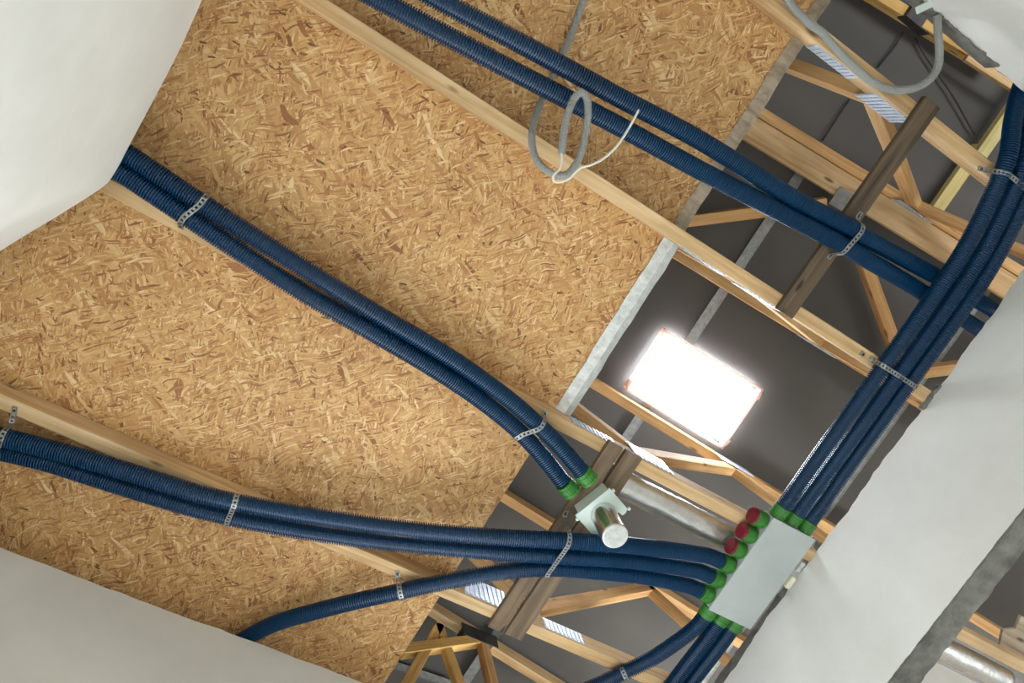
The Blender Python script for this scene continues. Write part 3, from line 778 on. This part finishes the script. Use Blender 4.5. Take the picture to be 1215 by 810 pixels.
# ------------------------------------------------------------------ grey conduits and cable
K1 = px([(712,-40,2.312),(693,0,2.308),(676,45,2.302),(655,92,2.285),(645,114,2.262),(635,140,2.205),(631,165,2.150),(637,190,2.110),(655,206,2.085),(672,207,2.080),(687,188,2.088),(696,150,2.100),(697,120,2.106),(690,109.5,2.106),(680,119,2.098),(671,146,2.085),(666,183,2.072)])
ck = corrugated('conduit', K1, 0.0108, 0.0056, 0.0015, M['conduit'], None, 12)
tag(ck, 'thin grey corrugated conduit hanging in a loop below the top ducts', 'conduit', 'grey conduits')
K2 = px([(666,180,2.072),(666.5,190,2.066),(664,200,2.058),(657,208,2.050),(657,215,2.048),(664,216,2.050),(675,212,2.052),(684,203,2.052),(690,198.5,2.052),(700,196,2.054),(716,188,2.06),(732,173,2.07),(745.6,153,2.08),(758,130,2.09)])
C0 = spline(K2, 0.006)
tag(tube('cable', C0, [0.0034] * len(C0), M['cable'], None, 8), 'white cable sticking out of the looped grey conduit', 'cable')
K3 = px([(915,-40,2.236),(928,-12,2.236),(939,6,2.236),(950,18,2.236),(963,30,2.236),(975,38,2.234),(984,49,2.232),(998,64,2.230),(1018,83,2.228),(1037,98,2.226),(1060,106.5,2.226),(1086,104,2.228),(1104,93,2.234),(1113,78,2.242),(1114.5,58,2.252),(1113,37,2.262),(1112,18,2.270)])
ck = corrugated('conduit', K3, 0.0125, 0.0056, 0.0013, M['conduit'], None, 12)
tag(ck, 'grey corrugated conduit curving up to the mortar at the top right', 'conduit', 'grey conduits')
# small white fixing plate on the mortar beside the conduit end
c = at(1097, 8, 2.26)
tag(beam('fixing_plate', c + Vector((-0.016, 0.024, 0)), c + Vector((0.016, -0.024, 0)), 0.022, 0.008, M['white_plastic']), 'small white fixing plate beside the conduit end at the top right', 'plate')
# pale foam lump and foil scrap in the gap beside the distribution box
def lump(name, c, sx, sy, sz, mat, label, cat, rot=0.0):
    bm = bmesh.new(); bmesh.ops.create_icosphere(bm, subdivisions=3, radius=1.0)
    for q in bm.verts:
        k = max(abs(q.co.x), abs(q.co.y), abs(q.co.z)); p = q.co.copy() / (k ** 0.75)
        p *= random.uniform(0.95, 1.05); q.co = Vector((p.x * sx, p.y * sy, p.z * sz))
    me = bpy.data.meshes.new(name); bm.to_mesh(me); bm.free()
    return tag(link(name, me, mat, None, c, Matrix.Rotation(rot, 3, 'Z')), label, cat)
lump('foam_block', at(937, 690, 2.244), 0.012, 0.027, 0.010, M['foam'], 'pale foam block in the gap between grey box and wall', 'foam')
lump('foil_scrap', at(949, 672, 2.244), 0.010, 0.022, 0.009, M['tape'], 'crumpled silver scrap in the gap between grey box and wall', 'foil')

# offcut lying on the chords of the next room, seen through the doorway
vs = [(x, y, z) for z in (2.3265, 2.339) for x, y in ((3.21, 0.535), (3.17, 0.47), (3.22, 0.44), (3.20, 0.38), (3.60, 0.35), (3.62, 0.535))]
tag(poly('board_offcut', vs, [tuple(range(6)), tuple(range(11, 5, -1))] + [(i, (i + 1) % 6, 6 + (i + 1) % 6, 6 + i) for i in range(6)], M['edge_batten']), 'beige board offcut on the truss seen through the doorway', 'board')
